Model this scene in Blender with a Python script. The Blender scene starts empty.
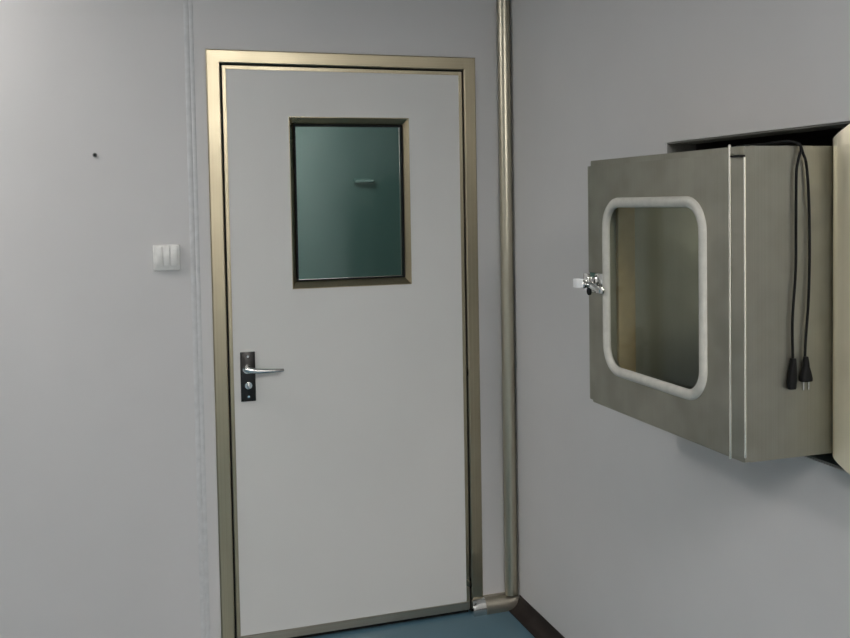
import bpy, bmesh, math
from mathutils import Vector, Matrix

S = bpy.context.scene
COL = S.collection

# ------------------------------------------------------------------ materials
def new_mat(name):
    m = bpy.data.materials.new(name); m.use_nodes = True
    nt = m.node_tree; nt.nodes.clear()
    out = nt.nodes.new('ShaderNodeOutputMaterial')
    return m, nt, out

def lin(c):
    f = lambda v: (v/255/12.92) if v/255 <= .04045 else ((v/255+.055)/1.055)**2.4
    return (f(c[0]), f(c[1]), f(c[2]), 1)

def principled(nt, out):
    b = nt.nodes.new('ShaderNodeBsdfPrincipled')
    nt.links.new(b.outputs[0], out.inputs[0]); return b

def coords(nt, scale):
    t = nt.nodes.new('ShaderNodeTexCoord'); mp = nt.nodes.new('ShaderNodeMapping')
    mp.inputs['Scale'].default_value = scale
    g = nt.nodes.new('ShaderNodeNewGeometry')
    nt.links.new(g.outputs['Position'], mp.inputs['Vector'])
    return mp.outputs[0]

def noise(nt, vec, scale, detail=3, rough=.5):
    n = nt.nodes.new('ShaderNodeTexNoise')
    n.inputs['Scale'].default_value = scale; n.inputs['Detail'].default_value = detail
    n.inputs['Roughness'].default_value = rough
    nt.links.new(vec, n.inputs['Vector']); return n.outputs['Fac']

def maprange(nt, fac, a, b, lo=.3, hi=.7):
    r = nt.nodes.new('ShaderNodeMapRange')
    r.inputs['From Min'].default_value = lo; r.inputs['From Max'].default_value = hi
    r.inputs['To Min'].default_value = a; r.inputs['To Max'].default_value = b
    nt.links.new(fac, r.inputs['Value']); return r.outputs[0]

def mixcol(nt, fac, c0, c1):
    m = nt.nodes.new('ShaderNodeMix'); m.data_type = 'RGBA'
    nt.links.new(fac, m.inputs[0])
    m.inputs[6].default_value = c0; m.inputs[7].default_value = c1
    return m.outputs[2]

def bump(nt, b, fac, strength, dist=.001):
    n = nt.nodes.new('ShaderNodeBump'); n.inputs['Strength'].default_value = strength
    n.inputs['Distance'].default_value = dist
    nt.links.new(fac, n.inputs['Height']); nt.links.new(n.outputs[0], b.inputs['Normal'])

def paint(name, c0, c1, rough=.5, spec=.3, nscale=1.3):
    m, nt, out = new_mat(name); b = principled(nt, out)
    v = coords(nt, (1, 1, 1))
    f = maprange(nt, noise(nt, v, nscale, 4), 0, 1)
    nt.links.new(mixcol(nt, f, c0, c1), b.inputs['Base Color'])
    b.inputs['Roughness'].default_value = rough
    b.inputs['Specular IOR Level'].default_value = spec
    bump(nt, b, noise(nt, coords(nt, (1, 1, 1)), 160, 2), .03, .0006)
    return m

def steel(name, c0, c1, rough=(.28, .45), grain=(60, 60, .12), smudge=3, metal=1.0, gmix=.45):
    """brushed stainless steel with hand smudges"""
    m, nt, out = new_mat(name); b = principled(nt, out)
    g = noise(nt, coords(nt, grain), 4, 2, .5)
    s = noise(nt, coords(nt, (1, 1, 1)), smudge, 2, .45)
    mul = nt.nodes.new('ShaderNodeMath'); mul.operation = 'ADD'; mul.use_clamp = True
    nt.links.new(maprange(nt, g, 0, gmix), mul.inputs[0]); nt.links.new(maprange(nt, s, 0, .55), mul.inputs[1])
    nt.links.new(mixcol(nt, mul.outputs[0], c0, c1), b.inputs['Base Color'])
    nt.links.new(maprange(nt, s, rough[0], rough[1]), b.inputs['Roughness'])
    b.inputs['Metallic'].default_value = metal
    bump(nt, b, g, .04, .0004)
    return m

def plain(name, c, rough=.5, metal=0, spec=.5):
    m, nt, out = new_mat(name); b = principled(nt, out)
    f = maprange(nt, noise(nt, coords(nt, (1, 1, 1)), 40, 3), 0, 1)
    d = tuple(x*.86 for x in c[:3]) + (1,)
    nt.links.new(mixcol(nt, f, c, d), b.inputs['Base Color'])
    b.inputs['Roughness'].default_value = rough; b.inputs['Metallic'].default_value = metal
    b.inputs['Specular IOR Level'].default_value = spec
    return m

def glass(name, tint, refl=.1, rough=.03, milk=0, milkcol=(1, 1, 1, 1), gain=.5):
    m, nt, out = new_mat(name)
    t = nt.nodes.new('ShaderNodeBsdfTransparent'); t.inputs[0].default_value = tint
    g = nt.nodes.new('ShaderNodeBsdfGlossy'); g.inputs['Roughness'].default_value = rough
    g.inputs[0].default_value = (.9, 1, .97, 1)
    fr = nt.nodes.new('ShaderNodeLayerWeight'); fr.inputs[0].default_value = .25
    r = maprange(nt, fr.outputs['Fresnel'], refl, refl+gain, 0, 1)
    mx = nt.nodes.new('ShaderNodeMixShader')
    nt.links.new(r, mx.inputs[0]); nt.links.new(t.outputs[0], mx.inputs[1]); nt.links.new(g.outputs[0], mx.inputs[2])
    last = mx
    if milk:
        d = nt.nodes.new('ShaderNodeBsdfDiffuse'); d.inputs[0].default_value = milkcol
        m2 = nt.nodes.new('ShaderNodeMixShader'); m2.inputs[0].default_value = milk
        nt.links.new(last.outputs[0], m2.inputs[1]); nt.links.new(d.outputs[0], m2.inputs[2]); last = m2
    nt.links.new(last.outputs[0], out.inputs[0])
    return m

def emit(name, c, s):
    m, nt, out = new_mat(name)
    e = nt.nodes.new('ShaderNodeEmission'); e.inputs[0].default_value = c; e.inputs[1].default_value = s
    nt.links.new(e.outputs[0], out.inputs[0]); return m

M = {}
M['wall'] = paint('wall_panel_paint', (.62, .606, .60, 1), (.57, .56, .553, 1), .42, .35)
M['leaf'] = paint('door_paint', (.68, .67, .645, 1), (.65, .64, .615, 1), .4, .35, 2)
M['ceiling'] = paint('ceiling_paint', (.66, .66, .65, 1), (.62, .62, .61, 1), .6, .2)
M['floor'] = paint('blue_vinyl', (.075, .15, .195, 1), (.062, .13, .172, 1), .38, .4, 3)
M['frame'] = steel('frame_steel', (.45, .40, .285, 1), (.36, .315, .22, 1), (.26, .36))
M['frame_h'] = steel('frame_steel_across', (.45, .40, .285, 1), (.36, .315, .22, 1), (.26, .36), (.12, 60, 60))
M['box'] = steel('box_steel', (.365, .355, .30, 1), (.235, .23, .19, 1), (.36, .5), (130, 130, .2), smudge=9, gmix=.2)
M['cove'] = steel('cove_steel', (.54, .505, .40, 1), (.46, .43, .34, 1), (.33, .35), smudge=1, gmix=.1)
M['bright'] = steel('polished_edge', (.85, .82, .74, 1), (.75, .72, .63, 1), (.2, .3))
M['strip'] = steel('cover_strip_steel', (.92, .84, .66, 1), (.82, .74, .56, 1), (.26, .34), metal=.6)
M['base'] = steel('base_steel', (.50, .46, .38, 1), (.36, .33, .27, 1), (.25, .4), (.12, 40, 60))
M['base_shaded'] = plain('shaded_skirting', (.022, .016, .014, 1), .55, 0, .2)  # shade along the right skirting put into the colour
M['gap'] = plain('black_rubber', (.010, .010, .009, 1), .7, 0, .2)
M['gasket'] = plain('white_rubber', (.56, .545, .49, 1), .5, 0, .3)
M['chrome'] = plain('chrome', (.72, .72, .70, 1), .13, 1)
M['plate'] = plain('dark_polished_plate', (.035, .034, .033, 1), .22, .6)
M['plastic'] = plain('white_plastic', (.76, .75, .72, 1), .3)
M['cap'] = plain('plain_white_tip', (.9, .9, .9, 1), .3)
M['cord'] = plain('black_cord', (.006, .006, .006, 1), .6, 0, .15)
M['raw'] = plain('shaded_raw_edge', (.22, .22, .205, 1), .7, 0, .2)  # shade inside the wall opening put into the colour
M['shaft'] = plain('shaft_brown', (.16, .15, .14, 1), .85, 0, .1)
M['seam'] = plain('joint_strip', (.62, .62, .62, 1), .4, 0, .35)
M['scuff'] = plain('grey_washer', (.16, .16, .155, 1), .6)
M['catch_sheet'] = steel('light_catch_matt', (.33, .32, .255, 1), (.24, .235, .185, 1), (.45, .55), smudge=6, metal=.25, gmix=.2)  # for the sheet added to catch light inside the box
M['tan'] = plain('tan_plain', (.42, .32, .17, 1), .6, 0, .3)
M['corridor'] = paint('corridor_paint', (.30, .40, .385, 1), (.27, .365, .35, 1), .5, .3)
M['pane'] = glass('door_glass', (.66, .76, .735, 1), .03, .12)
M['boxpane'] = glass('box_glass', (.94, .95, .92, 1), .012, .06, gain=.06)
M['lamp'] = emit('lamp_diffuser', (1, .985, .95, 1), 1.0)

# ------------------------------------------------------------------ mesh helpers
class MB:
    def __init__(s): s.bm = bmesh.new()
    def box(s, x0, x1, y0, y1, z0, z1, bev=0, seg=2):
        vs = [s.bm.verts.new((x, y, z)) for x in (x0, x1) for y in (y0, y1) for z in (z0, z1)]
        F = [(0, 1, 3, 2), (4, 6, 7, 5), (0, 4, 5, 1), (2, 3, 7, 6), (0, 2, 6, 4), (1, 5, 7, 3)]
        fs = [s.bm.faces.new([vs[i] for i in f]) for f in F]
        if bev:
            es = {e for f in fs for e in f.edges}
            bmesh.ops.bevel(s.bm, geom=list(es), offset=bev, segments=seg, affect='EDGES', profile=.5)
        return s
    def drop_side(s, axis, val):
        fs = [f for f in s.bm.faces if all(abs(v.co[axis]-val) < 1e-6 for v in f.verts)]
        bmesh.ops.delete(s.bm, geom=fs, context='FACES_ONLY'); return s
    def prism(s, pts, off):
        """closed polygon (3D points, planar) swept by the vector off"""
        off = Vector(off)
        a = [s.bm.verts.new(p) for p in pts]; b = [s.bm.verts.new(Vector(p)+off) for p in pts]
        n = len(pts)
        s.bm.faces.new(a); s.bm.faces.new(b[::-1])
        for i in range(n): s.bm.faces.new([a[i], b[i], b[(i+1) % n], a[(i+1) % n]])
        return s
    def loft(s, rings, cap=True):
        """rings: equally long closed lists of points"""
        R = [[s.bm.verts.new(p) for p in r] for r in rings]; n = len(R[0])
        for a, b in zip(R, R[1:]):
            for i in range(n): s.bm.faces.new([a[i], a[(i+1) % n], b[(i+1) % n], b[i]])
        if cap: s.bm.faces.new(R[0][::-1]); s.bm.faces.new(R[-1])
        return s
    def tube(s, path, r, n=12, closed=False, sx=1.0, up=None):
        """round tube through points; r a number or a list; sx flattens along the side axis"""
        P = [Vector(p) for p in path]; k = len(P); rings = []
        nrm = None
        for i, p in enumerate(P):
            a = P[(i-1) % k] if (closed or i) else p
            b = P[(i+1) % k] if (closed or i < k-1) else p
            t = (b-a).normalized()
            if up is not None: side = t.cross(Vector(up)).normalized()
            elif nrm is None: side = t.cross(Vector((0, 0, 1)) if abs(t.z) < .9 else Vector((1, 0, 0))).normalized()
            else: side = (nrm - t*nrm.dot(t)).normalized()
            nrm = side; u = side.cross(t).normalized()
            rr = r[i] if isinstance(r, (list, tuple)) else r
            rings.append([p + side*(rr*sx*math.cos(q)) + u*(rr*math.sin(q)) for q in [2*math.pi*j/n for j in range(n)]])
        if closed: rings.append(rings[0])
        R = [[s.bm.verts.new(p) for p in ring] for ring in (rings[:-1] if closed else rings)]
        m = len(R)
        for i in range(m if closed else m-1):
            A, B = R[i], R[(i+1) % m]
            for j in range(n): s.bm.faces.new([A[j], A[(j+1) % n], B[(j+1) % n], B[j]])
        if not closed: s.bm.faces.new(R[0][::-1]); s.bm.faces.new(R[-1])
        return s
    def cyl(s, a, b, r, n=24):
        return s.tube([a, b], r, n)
    def build(s, name, mat, parent=None, smooth=True, inside=False):
        bm = s.bm
        bmesh.ops.recalc_face_normals(bm, faces=bm.faces)
        if inside: bmesh.ops.reverse_faces(bm, faces=bm.faces)
        me = bpy.data.meshes.new(name)
        root = parent
        off = Vector((0, 0, 0))
        while root is not None: off += root.location; root = root.parent
        if parent is None:
            c = [v.co for v in bm.verts]
            off = Vector(((min(v.x for v in c)+max(v.x for v in c))/2, (min(v.y for v in c)+max(v.y for v in c))/2, min(v.z for v in c)))
        bmesh.ops.translate(bm, verts=bm.verts, vec=-off)
        bm.to_mesh(me); bm.free()
        me.materials.append(mat)
        if smooth:
            me.polygons.foreach_set('use_smooth', [True]*len(me.polygons))
            me.set_sharp_from_angle(angle=math.radians(35))
        o = bpy.data.objects.new(name, me); COL.objects.link(o)
        if parent is None: o.location = off
        else: o.parent = parent
        return o

def tag(o, label, cat=None, group=None, kind=None):
    o['label'] = label
    if cat: o['category'] = cat
    if group: o['group'] = group
    if kind: o['kind'] = kind
    return o
def empty(name, loc):
    o = bpy.data.objects.new(name, None); o.empty_display_size = .1
    o.location = loc; COL.objects.link(o); return o

# ------------------------------------------------------------------ numbers
XL, XR, ZT = -1.127, -.1373, 2.120          # outer edges of the door casing
CW = .047                                    # casing width
OX0, OX1, OZ = XL+CW, XR-CW, ZT-CW           # clear opening inside the casing
HY0, HY1, HZ0, HZ1 = -1.885, -1.130, .999, 1.732   # hole in the right wall
RX0, RY0, CZ = -4.0, -6.0, 2.75
WT = .09

# ------------------------------------------------------------------ the setting
b = MB(); b.box(RX0-.1, 1.1, RY0-.1, 2.1, -.1, 0)
tag(b.build('floor', M['floor']), 'blue vinyl floor', kind='structure')
b = MB(); b.box(RX0-.1, 1.1, RY0-.1, 2.1, CZ, CZ+.1)
tag(b.build('ceiling', M['ceiling']), 'pale ceiling above the room', kind='structure')

b = MB()
b.box(RX0, OX0-.012, 0, WT, 0, CZ); b.box(OX1+.012, WT, 0, WT, 0, CZ); b.box(OX0-.012, OX1+.012, 0, WT, OZ+.012, CZ)
tag(b.build('wall_back', M['wall'], smooth=False), 'pale grey panel wall around the door', kind='structure')
b = MB()
b.box(0, WT, HY1, 0, 0, CZ); b.box(0, WT, RY0, HY0, 0, CZ)
b.box(0, WT, HY0, HY1, 0, HZ0-.0005); b.box(0, WT, HY0, HY1, HZ1+.0005, CZ)
tag(b.build('wall_right', M['wall'], smooth=False), 'grey panel wall that carries the steel pass box', kind='structure')
b = MB(); b.box(RX0-.1, RX0, RY0, WT, 0, CZ)
tag(b.build('wall_left', M['wall'], smooth=False), 'pale grey wall opposite the pass box', kind='structure')
b = MB(); b.box(RX0-.1, WT, RY0-.1, RY0, 0, CZ)
tag(b.build('wall_front', M['wall'], smooth=False), 'pale grey wall behind the viewer', kind='structure')

# lining of the raw hole in the right wall, its shade put into the colour
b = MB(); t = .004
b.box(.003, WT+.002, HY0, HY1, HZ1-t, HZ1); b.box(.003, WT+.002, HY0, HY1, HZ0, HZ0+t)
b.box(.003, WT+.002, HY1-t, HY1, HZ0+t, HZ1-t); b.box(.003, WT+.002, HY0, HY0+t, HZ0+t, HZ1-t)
tag(b.build('trim_1', M['raw'], smooth=False), 'raw edge of the wall opening around the pass box, with shade in its colour', kind='structure')

# service void the hole opens into
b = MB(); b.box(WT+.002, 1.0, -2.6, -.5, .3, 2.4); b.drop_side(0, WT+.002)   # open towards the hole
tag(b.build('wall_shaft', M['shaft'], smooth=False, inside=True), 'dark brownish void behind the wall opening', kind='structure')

# corridor seen through the door window
b = MB(); b.box(-2.2, .95, WT+.001, 1.9, .001, 2.6); b.drop_side(1, WT+.001)   # open towards the door
tag(b.build('wall_corridor', M['corridor'], smooth=False, inside=True), 'dim green grey corridor behind the door', kind='structure')

# panel joint on the back wall: two shallow ribs
b = MB()
b.loft([[(-1.197, -.0001, z), (-1.193, -.0012, z), (-1.181, -.0012, z), (-1.179, -.0004, z), (-1.177, -.0012, z), (-1.169, -.0012, z), (-1.165, -.0001, z)] for z in (0, CZ)])
tag(b.build('trim_2', M['seam']), 'thin vertical panel joint left of the door frame', kind='structure')

# rounded steel strip filling the corner
r = .0245
prof = [(0, 0), (-.010, 0), (-.014, -.003)]
for k in range(29):
    q = math.radians(118 + (332-118)*k/28)
    prof.append((-.0265 + r*math.cos(q), -.0265 + r*math.sin(q)))
prof += [(-.003, -.014), (0, -.010)]
b = MB(); b.prism([(x, y, .058) for x, y in prof], (0, 0, CZ-.058))
tag(b.build('trim_3', M['cove']), 'vertical rounded steel strip in the corner right of the door', kind='structure')

# skirting coves
h = .058; d = .046
def base_prof(n=12):
    # rounded quarter nosing
    pts = [(0, 0), (0, h), (.012, h)]
    for i in range(1, n+1):
        a = math.pi/2*i/n
        pts.append((.012 + (d-.012)*math.sin(a), .010 + (h-.010)*math.cos(a)))
    return pts + [(d, 0)]
def cove_prof(n=10):
    # (distance from wall, height): concave
    pts = [(0, 0), (0, h), (.003, h)]
    for i in range(n+1):
        a = math.pi/2*i/n
        pts.append((d - (d-.003)*math.cos(a) , h - (h-.004)*math.sin(a)))
    pts += [(d, 0)]
    return pts
b = MB(); b.prism([(XR+.001, -y, z) for y, z in base_prof()], (-XR-.001, 0, 0))
bb = b.build('baseboard_back', M['base']); tag(bb, 'short rounded steel floor strip between door frame and corner', kind='structure')
cap = [(y, z) for y, z in base_prof() if y > .0138]
cap = [(.0138, 0), (.0138, h-.001)] + cap
b = MB(); b.loft([[(-.188, -y, z*.90) for y, z in cap], [(-.176, -y, z) for y, z in cap], [(XR+.0012, -y, z) for y, z in cap]])
tag(b.build('end_cap', M['chrome'], bb), 'shiny end of the floor strip at the foot of the door frame')
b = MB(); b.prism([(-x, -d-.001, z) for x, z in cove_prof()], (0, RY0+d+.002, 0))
tag(b.build('baseboard_right', M['base_shaded']), 'floor cove along the right wall, with shade in its colour', kind='structure')

# ------------------------------------------------------------------ door
door = empty('door_1', (OX0, 0, 0))
tag(door, 'grey door with steel frame, small window and lever handle', 'door', kind='structure')
# casing, each leg mitred against the head; a slight chamfer on both edges
b = MB(); Y0 = -.013; c = .004
def mitred(o0, o1, i0, i1):
    """bar between outer points o0,o1 and inner points i0,i1 (x,z); chamfered front"""
    o0, o1, i0, i1 = map(Vector, (o0, o1, i0, i1))
    f = lambda a, q, t: a + (q-a)*t
    k = c/CW
    ring = lambda o, i: [(o.x, -.0005, o.y), (o.x, Y0+c, o.y), (f(o, i, k).x, Y0, f(o, i, k).y), (f(o, i, 1-k).x, Y0, f(o, i, 1-k).y), (i.x, Y0+c, i.y), (i.x, WT-.001, i.y), (f(i, o, .2).x, WT-.001, f(i, o, .2).y), (f(i, o, .2).x, -.0005, f(i, o, .2).y)]
    b.loft([ring(o0, i0), ring(o1, i1)])
mitred((XL, 0), (XL, ZT), (OX0, 0), (OX0, OZ))
mitred((XR, 0), (XR, ZT), (OX1, 0), (OX1, OZ))
fr = b.build('door_frame', M['frame'], door)
b = MB(); mitred((XL, ZT), (XR, ZT), (OX0, OZ), (OX1, OZ))
b.build('frame_head', M['frame_h'], door)
# black seal in the gap between casing and leaf
b = MB(); g = .0065
b.box(OX0+.0005, OX0+g-.0005, .004, .03, .006, OZ-.0005); b.box(OX1-g+.0005, OX1-.0005, .004, .03, .006, OZ-.0005)
b.box(OX0+g-.0005, OX1-g+.0005, .004, .03, OZ-g+.0005, OZ-.0005)
b.build('door_gap_dark', M['gap'], door)
# leaf with a hole for the window
LX0, LX1, LZ0, LZ1 = OX0+g, OX1-g, .010, OZ-g
E = .0135                                       # metal edge strip
WX0, WX1, WZ0, WZ1 = -.8455, -.401, 1.277, 1.8916
LY0, LY1 = -.006, .036
b = MB(); ax0, ax1, az1, az0 = LX0+E, LX1-E, LZ1-E, .046
b.box(ax0, WX0, LY0, LY1, az0, az1); b.box(WX1, ax1, LY0, LY1, az0, az1)
b.box(WX0, WX1, LY0, LY1, az0, WZ0); b.box(WX0, WX1, LY0, LY1, WZ1, az1)
b.build('door_leaf', M['leaf'], door, smooth=False)
b = MB()
b.box(LX0, ax0, LY0-.001, LY1, az0, LZ1, .001, 1); b.box(ax1, LX1, LY0-.001, LY1, az0, LZ1, .001, 1)
b.box(ax0, ax1, LY0-.001, LY1, az1, LZ1, .001, 1)
tag(b.build('leaf_edging', M['frame'], door), 'narrow steel edging of the door leaf')
b = MB(); b.box(LX0, LX1, LY0-.003, LY1, LZ0+.004, az0-.0005, .0015, 1)
tag(b.build('kick_strip', M['base'], door), 'dull steel strip along the door bottom')
b = MB(); b.box(LX0+.004, LX1-.004, .002, .03, .001, LZ0+.006)
b.build('bottom_seal', M['gap'], door, smooth=False)
# window: splayed steel frame sinking to the glass
D = .034; s_ = .040
wf = MB()
o = [(WX0, WZ0), (WX1, WZ0), (WX1, WZ1), (WX0, WZ1)]
i_ = [(WX0+.020, WZ0+.026), (WX1-.020, WZ0+.026), (WX1-.020, WZ1-.024), (WX0+.020, WZ1-.024)]
for q in range(4):
    a, e = o[q], o[(q+1) % 4]; ai, ei = i_[q], i_[(q+1) % 4]
    ring = lambda p, pi: [(p[0], LY0-.002, p[1]), (p[0]+(pi[0]-p[0])*.08, LY0-.002, p[1]+(pi[1]-p[1])*.08), (pi[0], LY0+.022, pi[1]), (pi[0], LY0+.028, pi[1]), (p[0], LY0+.028, p[1])]
    wf.loft([ring(a, ai), ring(e, ei)])
wfo = wf.build('window_frame', M['frame'], door)
tag(wfo, 'splayed steel frame of the door window')
gk = MB(); x0, x1, z0, z1 = i_[0][0], i_[1][0], i_[0][1], i_[2][1]; w = .0085
gk.box(x0, x0+w*.8, .012, .026, z0, z1); gk.box(x1-w*.8, x1, .012, .026, z0, z1)
gk.box(x0+w*.8, x1-w*.8, .012, .026, z1-w, z1); gk.box(x0+w*.8, x1-w*.8, .012, .026, z0, z0+w*.5)
gk.build('window_seal', M['gap'], wfo, smooth=False)
gk = MB(); e = .0025
gk.box(x1-w*.8-.006, x1-w*.8-.0035, .018, .022, z0+w, z1-w); gk.box(x0+w*.8, x1-w*.8-.006, .018, .022, z0+w*.5, z0+w*.5+e)
tag(gk.build('glazing_bead', M['chrome'], wfo, smooth=False), 'thin bright bead along two edges of the glass')
gp = MB(); gp.box(x0+.003, x1-.003, .0235, .0285, z0+.003, z1-.003)
tag(gp.build('window_pane', M['pane'], wfo, smooth=False), 'dark green tinted glass')
# lock plate with lever
PX0, PX1, PZ0, PZ1 = -1.037, -.985, .887, 1.063
LF = LY0
lp = MB(); lp.box(PX0, PX1, LF-.006, LF, PZ0, PZ1, .002, 2)
lpo = lp.build('lock_plate', M['plate'], door); tag(lpo, 'dark polished lock plate')
lv = MB(); zc = 1.003; xc = -1.014
lv.cyl((xc, LF-.006, zc), (xc, LF-.013, zc), .016, 28)
lv.cyl((xc, LF-.013, zc), (xc, LF-.050, zc), .009, 20)
lv.tube([(xc-.014, LF-.052, zc+.006), (xc, LF-.053, zc+.003), (xc+.03, LF-.053, zc-.003), (xc+.07, LF-.052, zc-.005), (xc+.105, LF-.050, zc-.006), (xc+.122, LF-.047, zc-.006)],
        [.0085, .0105, .0095, .008, .007, .0055], 14, sx=.75)
tag(lv.build('lever_handle', M['chrome'], lpo), 'chrome lever handle pointing right')
tt = MB(); tt.cyl((xc+.003, LF-.006, .944), (xc+.003, LF-.012, .944), .0125, 24); tt.box(xc-.001, xc+.007, LF-.024, LF-.012, .934, .955, .002, 2)
tag(tt.build('thumb_turn', M['chrome'], lpo), 'chrome thumb turn')
for z in (1.047, .904):
    k = MB(); k.cyl((xc+.003, LF-.006, z), (xc+.003, LF-.0085, z), .0042, 14); k.build('plate_screw', M['chrome'], lpo)

# ------------------------------------------------------------------ light switch and wall mark
sw = empty('light_switch', (-1.276, 0, 1.361))
tag(sw, 'square white light switch on the pale wall left of the door', 'light switch')
b = MB(); b.box(-1.320, -1.231, -.009, -.0003, 1.361, 1.449, .003, 3); b.build('faceplate', M['plastic'], sw)
for k in range(3):
    x0 = -1.312 + k*.0245
    b = MB(); b.box(x0, x0+.0232, -.0125, -.0088, 1.377, 1.443, .0012, 2); b.build('rocker', M['plastic'], sw)
sc = empty('wall_screw', (-1.497, 0, 1.756))
tag(sc, 'small dark screw fixed alone in the pale wall above the light switch', 'screw')
b = MB(); b.cyl((-1.497, -.0002, 1.756), (-1.497, -.003, 1.756), .0075, 20); b.build('washer', M['scuff'], sc)
b = MB(); b.cyl((-1.497, -.003, 1.756), (-1.497, -.006, 1.756), .0045, 14); b.build('screw_head', M['gap'], sc)

# ------------------------------------------------------------------ pass box
BX = -.2252; BY0, BY1, BZ0, BZ1 = -1.797, -1.1185, 1.031, 1.683
BB = .30
box = empty('pass_box', (BX/2, (BY0+BY1)/2, BZ0))
tag(box, 'stainless steel pass box with rounded window standing out of the right wall', 'pass box')
t = .012; yi = -1.140
b = MB()
b.box(BX+.012, BB, BY0, BY0+t, BZ0, BZ1)                 # near side
b.box(BX+.012, BB, yi-t, yi, BZ0, BZ1)                   # far side
b.box(BX+.012, BB, BY0+t, yi-t, BZ1-t, BZ1)              # top
b.box(BX+.012, BB, BY0+t, yi-t, BZ0, BZ0+t)              # bottom
for q in ((BY0+t, -1.70, BZ0+t, BZ1-t), (-1.22, yi-t, BZ0+t, BZ1-t), (-1.70, -1.22, BZ0+t, 1.12), (-1.70, -1.22, 1.60, BZ1-t)): b.box(BB-t, BB, *q)   # back, opening added to let the fill spot in
b.build('cabinet_body', M['box'], box)
# front flange: ring with opening behind the door window
def rrect(y0, y1, z0, z1, r, n=10):
    pts = []
    for cy, cz, a0 in ((y1-r, z1-r, 0), (y0+r, z1-r, 90), (y0+r, z0+r, 180), (y1-r, z0+r, 270)):
        for k in range(n+1):
            a = math.radians(a0+90*k/n); pts.append((cy+r*math.cos(a), cz+r*math.sin(a)))
    return pts
def ring_plate(mb, oy0, oy1, oz0, oz1, inner, x0, x1, orad=.004):
    outer = rrect(oy0, oy1, oz0, oz1, orad, (len(inner)//4)-1)
    mb_r = [[(x0, y, z) for y, z in outer], [(x0, y, z) for y, z in inner], [(x1, y, z) for y, z in inner], [(x1, y, z) for y, z in outer]]
    V = [[mb.bm.verts.new(p) for p in rg] for rg in mb_r]; n = len(outer)
    for q in range(4):
        A, B = V[q], V[(q+1) % 4]
        for j in range(n): mb.bm.faces.new([A[j], A[(j+1) % n], B[(j+1) % n], B[j]])
GY0, GY1, GZ0, GZ1 = -1.686, -1.219, 1.129, 1.583
GR = .078; tw = .0125
b = MB(); ring_plate(b, BY0, BY1, BZ0, BZ1, rrect(GY0, GY1, GZ0, GZ1, GR), BX, BX+.0125)
b.build('front_flange', M['box'], box)
# hinged front door
DX0, DX1 = BX-.015, BX-.0015
DY0, DY1, DZ0, DZ1 = -1.764, -1.130, 1.043, 1.668
b = MB(); ring_plate(b, DY0, DY1, DZ0, DZ1, rrect(GY0+.010, GY1-.010, GZ0+.010, GZ1-.010, GR-.010), DX0, DX1, .003)
cd = b.build('cabinet_door', M['box'], box)
path = [(DX0-.001, y, z) for y, z in rrect(GY0+tw, GY1-tw, GZ0+tw, GZ1-tw, GR-tw, 14)]
b = MB(); b.tube(path, tw, 14, closed=True, sx=1, up=(1, 0, 0))
for v in b.bm.verts: v.co.x = DX0-.001 + (v.co.x-DX0+.001)*.75
gsk = b.build('window_gasket', M['gasket'], cd); tag(gsk, 'off white rubber gasket round the window')
gy = [(y, z) for y, z in rrect(GY0+.008, GY1-.008, GZ0+.008, GZ1-.008, GR-.008)]
b = MB(); b.prism([(DX0+.004, y, z) for y, z in gy], (.005, 0, 0))
tag(b.build('window_pane', M['boxpane'], cd, smooth=False), 'clear glass in the pass box door')
# dark ring: shadow gap between flange and door put into its colour
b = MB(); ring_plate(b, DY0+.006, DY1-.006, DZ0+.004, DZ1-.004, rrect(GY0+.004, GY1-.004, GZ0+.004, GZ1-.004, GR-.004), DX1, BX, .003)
b.build('door_gap_dark', M['gap'], box)
b = MB(); b.box(BB-.009, BB-.004, -1.6995, -1.2205, 1.1205, 1.5995)
tag(b.build('rear_pane', M['boxpane'], box, smooth=False), 'clear glass of an added opening in the rear of the pass box')
# sheet added to brighten the inside, and a tan band before it
b = MB(); b.box(BX+.013, BB-t-.0005, yi-t-.0025, yi-t-.0003, BZ0+t+.001, BZ1-t-.001)
b.build('inner_catch_sheet', M['catch_sheet'], box, smooth=False)
b = MB(); b.box(-.172, -.120, yi-t-.016, yi-t-.0028, BZ0+t+.001, BZ1-t-.001, .002, 1)
tag(b.build('tan_band', M['tan'], box), 'tan coloured band inside the pass box')
# long hinge on the near side of the door
b = MB(); z0, z1 = BZ0+.012, DZ0+.617
b.prism([(BX-.0005, BY0-.0005, z0), (BX+.022, BY0-.0005, z0), (BX+.022, BY0-.0030, z0), (BX-.0015, BY0-.0035, z0), (BX-.0125, DY0-.0062, z0), (BX-.0005, DY0-.0055, z0)], (0, 0, z1-z0))
hg = b.build('hinge', M['box'], box); tag(hg, 'full height hinge leaf folded round the corner')
b = MB(); b.cyl((BX-.0140, DY0-.0030, BZ0+.004), (BX-.0140, DY0-.0030, BZ1+.004), .0030, 14)
tag(b.build('hinge_pin', M['bright'], hg), 'bright hinge pin')
b = MB(); b.cyl((BX-.0020, BY0-.0036, BZ0+.012), (BX-.0020, BY0-.0036, DZ0+.617), .0024, 10)
tag(b.build('corner_bead', M['bright'], hg), 'bright edge of the hinge leaf')
b = MB(); b.box(BX-.0150, BX-.0005, BY0-.004, DY0-.0055, DZ0+.6175, DZ0+.6215); b.build('hinge_slot', M['gap'], hg, smooth=False)
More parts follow.
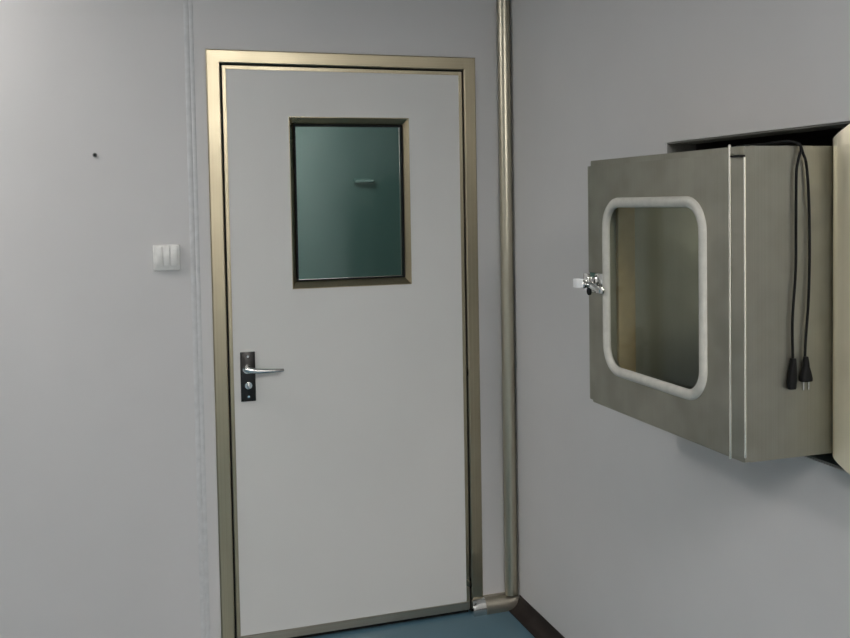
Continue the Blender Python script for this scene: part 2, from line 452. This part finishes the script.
# lever latch on the far edge of the door
ly, lz = -1.190, 1.358
b = MB(); b.box(DX0-.004, DX0, ly-.030, ly+.052, lz-.024, lz+.028, .0015, 2)
b.box(DX0-.024, DX0-.004, ly+.018, ly+.048, lz-.006, lz+.018, .003, 2)
la = b.build('door_latch', M['chrome'], box); tag(la, 'chrome latch on the edge of the pass box door')
b = MB(); b.cyl((DX0-.020, ly+.033, lz-.018), (DX0-.020, ly+.033, lz+.026), .009, 18)
b.build('latch_pivot', M['chrome'], la)
b = MB(); b.box(DX0-.022, DX0-.014, ly-.055, ly-.012, lz-.022, lz-.004, .003, 2)
b.tube([(DX0-.018, ly+.030, lz+.0), (DX0-.018, ly-.01, lz-.010), (DX0-.018, ly-.045, lz-.014)], [.008, .009, .007], 12)
b.build('latch_claw', M['chrome'], la)
b = MB(); b.cyl((DX0-.021, ly+.012, lz-.020), (DX0-.026, ly+.012, lz-.020), .010, 16); b.build('latch_slot', M['gap'], la)
b = MB(); b.tube([(DX0-.022, ly+.030, lz-.002), (DX0-.030, ly+.030, lz-.002), (DX0-.034, ly+.029, lz+.0), (DX0-.038, ly+.029, lz+.001)], [.010, .0125, .012, .010], 12)
b.build('latch_lever', M['chrome'], la)
b = MB(); b.box(DX0-.057, DX0-.037, ly+.018, ly+.040, lz-.010, lz+.013, .002, 2)
tag(b.build('lever_tip', M['cap'], la), 'white square end of the latch lever')  # lever tip, square and plain white

# steel cover strip closing the gap on the near side, mitred at both ends
b = MB()
prof = [(0, 0), (-.004, .0), (-.012, .006), (-.017, .016), (-.019, .030), (-.019, .070), (-.012, .086), (0, .092)]
def ringz(top):
    out = []
    for x, q in prof:
        z = (1.694 + q*.48) if top else (1.030 - q*.42)
        out.append((x-.0003, BY0-.0015-q, z))
    return out
b.loft([ringz(False), ringz(True)])
tag(b.build('trim_4', M['strip']), 'steel cover strip beside the near end of the pass box', kind='structure')

# ------------------------------------------------------------------ power cord
def smooth_path(pts, k=6):
    P = [Vector(p) for p in pts]; out = []
    for i in range(len(P)-1):
        p0 = P[max(i-1, 0)]; p1 = P[i]; p2 = P[i+1]; p3 = P[min(i+2, len(P)-1)]
        for j in range(k):
            t = j/k
            out.append(.5*((2*p1)+(p2-p0)*t+(2*p0-5*p1+4*p2-p3)*t*t+(3*p1-p0-3*p2+p3)*t**3))
    return out+[P[-1]]
cy = BY0-.0075
pc = empty('power_cord', (-.095, BY0-.006, 1.18))
tag(pc, 'black power cord with plug hanging down the side of the pass box', 'power cord')
rr = .0029
A = [(-.172, -1.70, BZ1+.0045), (-.150, -1.755, BZ1+.0055), (-.118, -1.792, BZ1+.010), (-.098, -1.806, BZ1+.002), (-.088, cy, 1.668), (-.079, cy, 1.643), (-.073, cy, 1.571), (-.071, cy, 1.466), (-.074, cy, 1.362), (-.081, cy, 1.279), (-.083, cy, 1.238)]
B = [(-.140, -1.70, BZ1+.0045), (-.120, -1.755, BZ1+.0055), (-.1, -1.797, BZ1+.007), (-.094, -1.8065, 1.678), (-.099, cy, 1.655), (-.104, cy, 1.625), (-.105, cy, 1.53), (-.106, cy, 1.426), (-.114, cy, 1.322), (-.113, cy, 1.236)]
b = MB(); b.tube(smooth_path(A), rr, 10); b.tube(smooth_path(B), rr, 10)
b.build('cable', M['cord'], pc)
b = MB()
def rect_ring(x, y, z, hx, hy, n=16):
    return [(x+hx*math.copysign(abs(math.cos(q))**.6, math.cos(q)), y+hy*math.copysign(abs(math.sin(q))**.6, math.sin(q)), z) for q in [2*math.pi*k/n for k in range(n)]]
py = BY0-.0105
b.loft([rect_ring(-.083, py, z, hx, hy) for z, hx, hy in ((1.244, .0045, .0045), (1.232, .0065, .006), (1.222, .0075, .0065), (1.212, .011, .008), (1.198, .0145, .0085), (1.194, .0145, .0085), (1.192, .013, .0075))])
pg = b.build('plug', M['cord'], pc)
for dx in (-.007, .006):
    b = MB(); b.box(-.083+dx-.0018, -.083+dx+.0018, py-.003, py+.003, 1.174, 1.193, .0006, 1)
    tag(b.build('prong', M['chrome'], pg), 'metal plug prong')
b = MB()
b.loft([rect_ring(-.113 - (1.24-z)*.06, BY0-.0085, z, hx, .0065) for z, hx in ((1.242, .0045), (1.230, .0065), (1.215, .0090), (1.195, .0100), (1.182, .0095), (1.178, .008))])
tag(b.build('connector', M['cord'], pc), 'black moulded socket on the other cord end')

# ------------------------------------------------------------------ lamps and added lights
def panel(x, y, sx, sy, power, name='ceiling_light', label=''):
    o = empty(name, (x, y, CZ-.05)); tag(o, label, 'ceiling light')
    f = MB()
    for a in ((x-sx/2-.02, x-sx/2, y-sy/2-.02, y+sy/2+.02), (x+sx/2, x+sx/2+.02, y-sy/2-.02, y+sy/2+.02), (x-sx/2, x+sx/2, y-sy/2-.02, y-sy/2), (x-sx/2, x+sx/2, y+sy/2, y+sy/2+.02)):
        f.box(*a, CZ-.05, CZ-.0005)
    f.build('lamp_frame', M['plastic'], o, smooth=False)
    m = emit('lamp_glow', (1, .972, .942, 1), power)
    g = MB(); g.box(x-sx/2, x+sx/2, y-sy/2, y+sy/2, CZ-.04, CZ-.03); g.build('diffuser', m, o, smooth=False)
panel(-2.65,-.42,.9,.4,28.0, label='white ceiling light panel left of the door, above the picture')
panel(-.78,-4.5,.9,1.8,25.5, label='white ceiling light panel behind the viewer')

# glowing tube added for the pale streak in the door window
o = empty('pale_streak', (-.107, 1.87, 1.700)); tag(o, 'faint added streak of light behind the door window glass', 'lamp')
b = MB(); b.box(-.165, -.05, 1.872, 1.899, 1.695, 1.722, .004, 2); b.build('streak_mount', M['corridor'], o)
b = MB(); b.cyl((-.158, 1.865, 1.707), (-.057, 1.865, 1.707), .006, 14); b.build('streak_tube', emit('dim_tube', (.8, 1, .95, 1), .2), o)
ld = bpy.data.lights.new('corridor_fill', 'AREA'); ld.energy = 11; ld.size = .5; ld.color = (.9, 1, .97)  # unseen area light without fixture, added to brighten the corridor
lo = bpy.data.objects.new('corridor_fill', ld); lo.location = (-.9, 1.0, 2.55); COL.objects.link(lo)

sd = bpy.data.lights.new('box_fill_spot', 'SPOT'); sd.energy = 12; sd.spot_size = math.radians(38); sd.spot_blend = .5; sd.shadow_soft_size = .1; sd.color = (1, .97, .9)  # unseen spot added to brighten the inside of the pass box
so = bpy.data.objects.new('box_fill_spot', sd); COL.objects.link(so); so.location = (.93, -2.1, 1.42)
so.rotation_euler = (Vector((.0, -1.2, 1.52))-so.location).to_track_quat('-Z', 'Y').to_euler()
w = bpy.data.worlds.new('world'); S.world = w; w.use_nodes = True
w.node_tree.nodes['Background'].inputs[0].default_value = (.5, .5, .5, 1)
w.node_tree.nodes['Background'].inputs[1].default_value = .05

# ------------------------------------------------------------------ camera
RM = [[0.9473344859220305, -0.31981444298316624, -0.01661607257429932], [-0.030113603958338963, -0.03730503790418795, -0.9988500913568599], [0.31882682233382187, 0.9467455076375696, -0.04497111438021306]]
cam = bpy.data.cameras.new('camera'); co = bpy.data.objects.new('camera', cam); COL.objects.link(co)
rx, dn, fw = map(Vector, RM)
m = Matrix((rx, -dn, -fw)).transposed().to_4x4(); m.translation = (-1.4416058, -3.4981442, 1.5779791)
co.matrix_world = m
cam.sensor_fit = 'HORIZONTAL'; cam.sensor_width = 36; cam.lens = 981.53/850*36
cam.shift_x = -(445.6065-425)/850; cam.shift_y = -(319-246.65)/850
cam.clip_start = .05
S.camera = co

S.view_settings.view_transform = 'Standard'; S.view_settings.look = 'None'
S.view_settings.exposure = 0; S.view_settings.gamma = 1; S.view_settings.use_curve_mapping = False
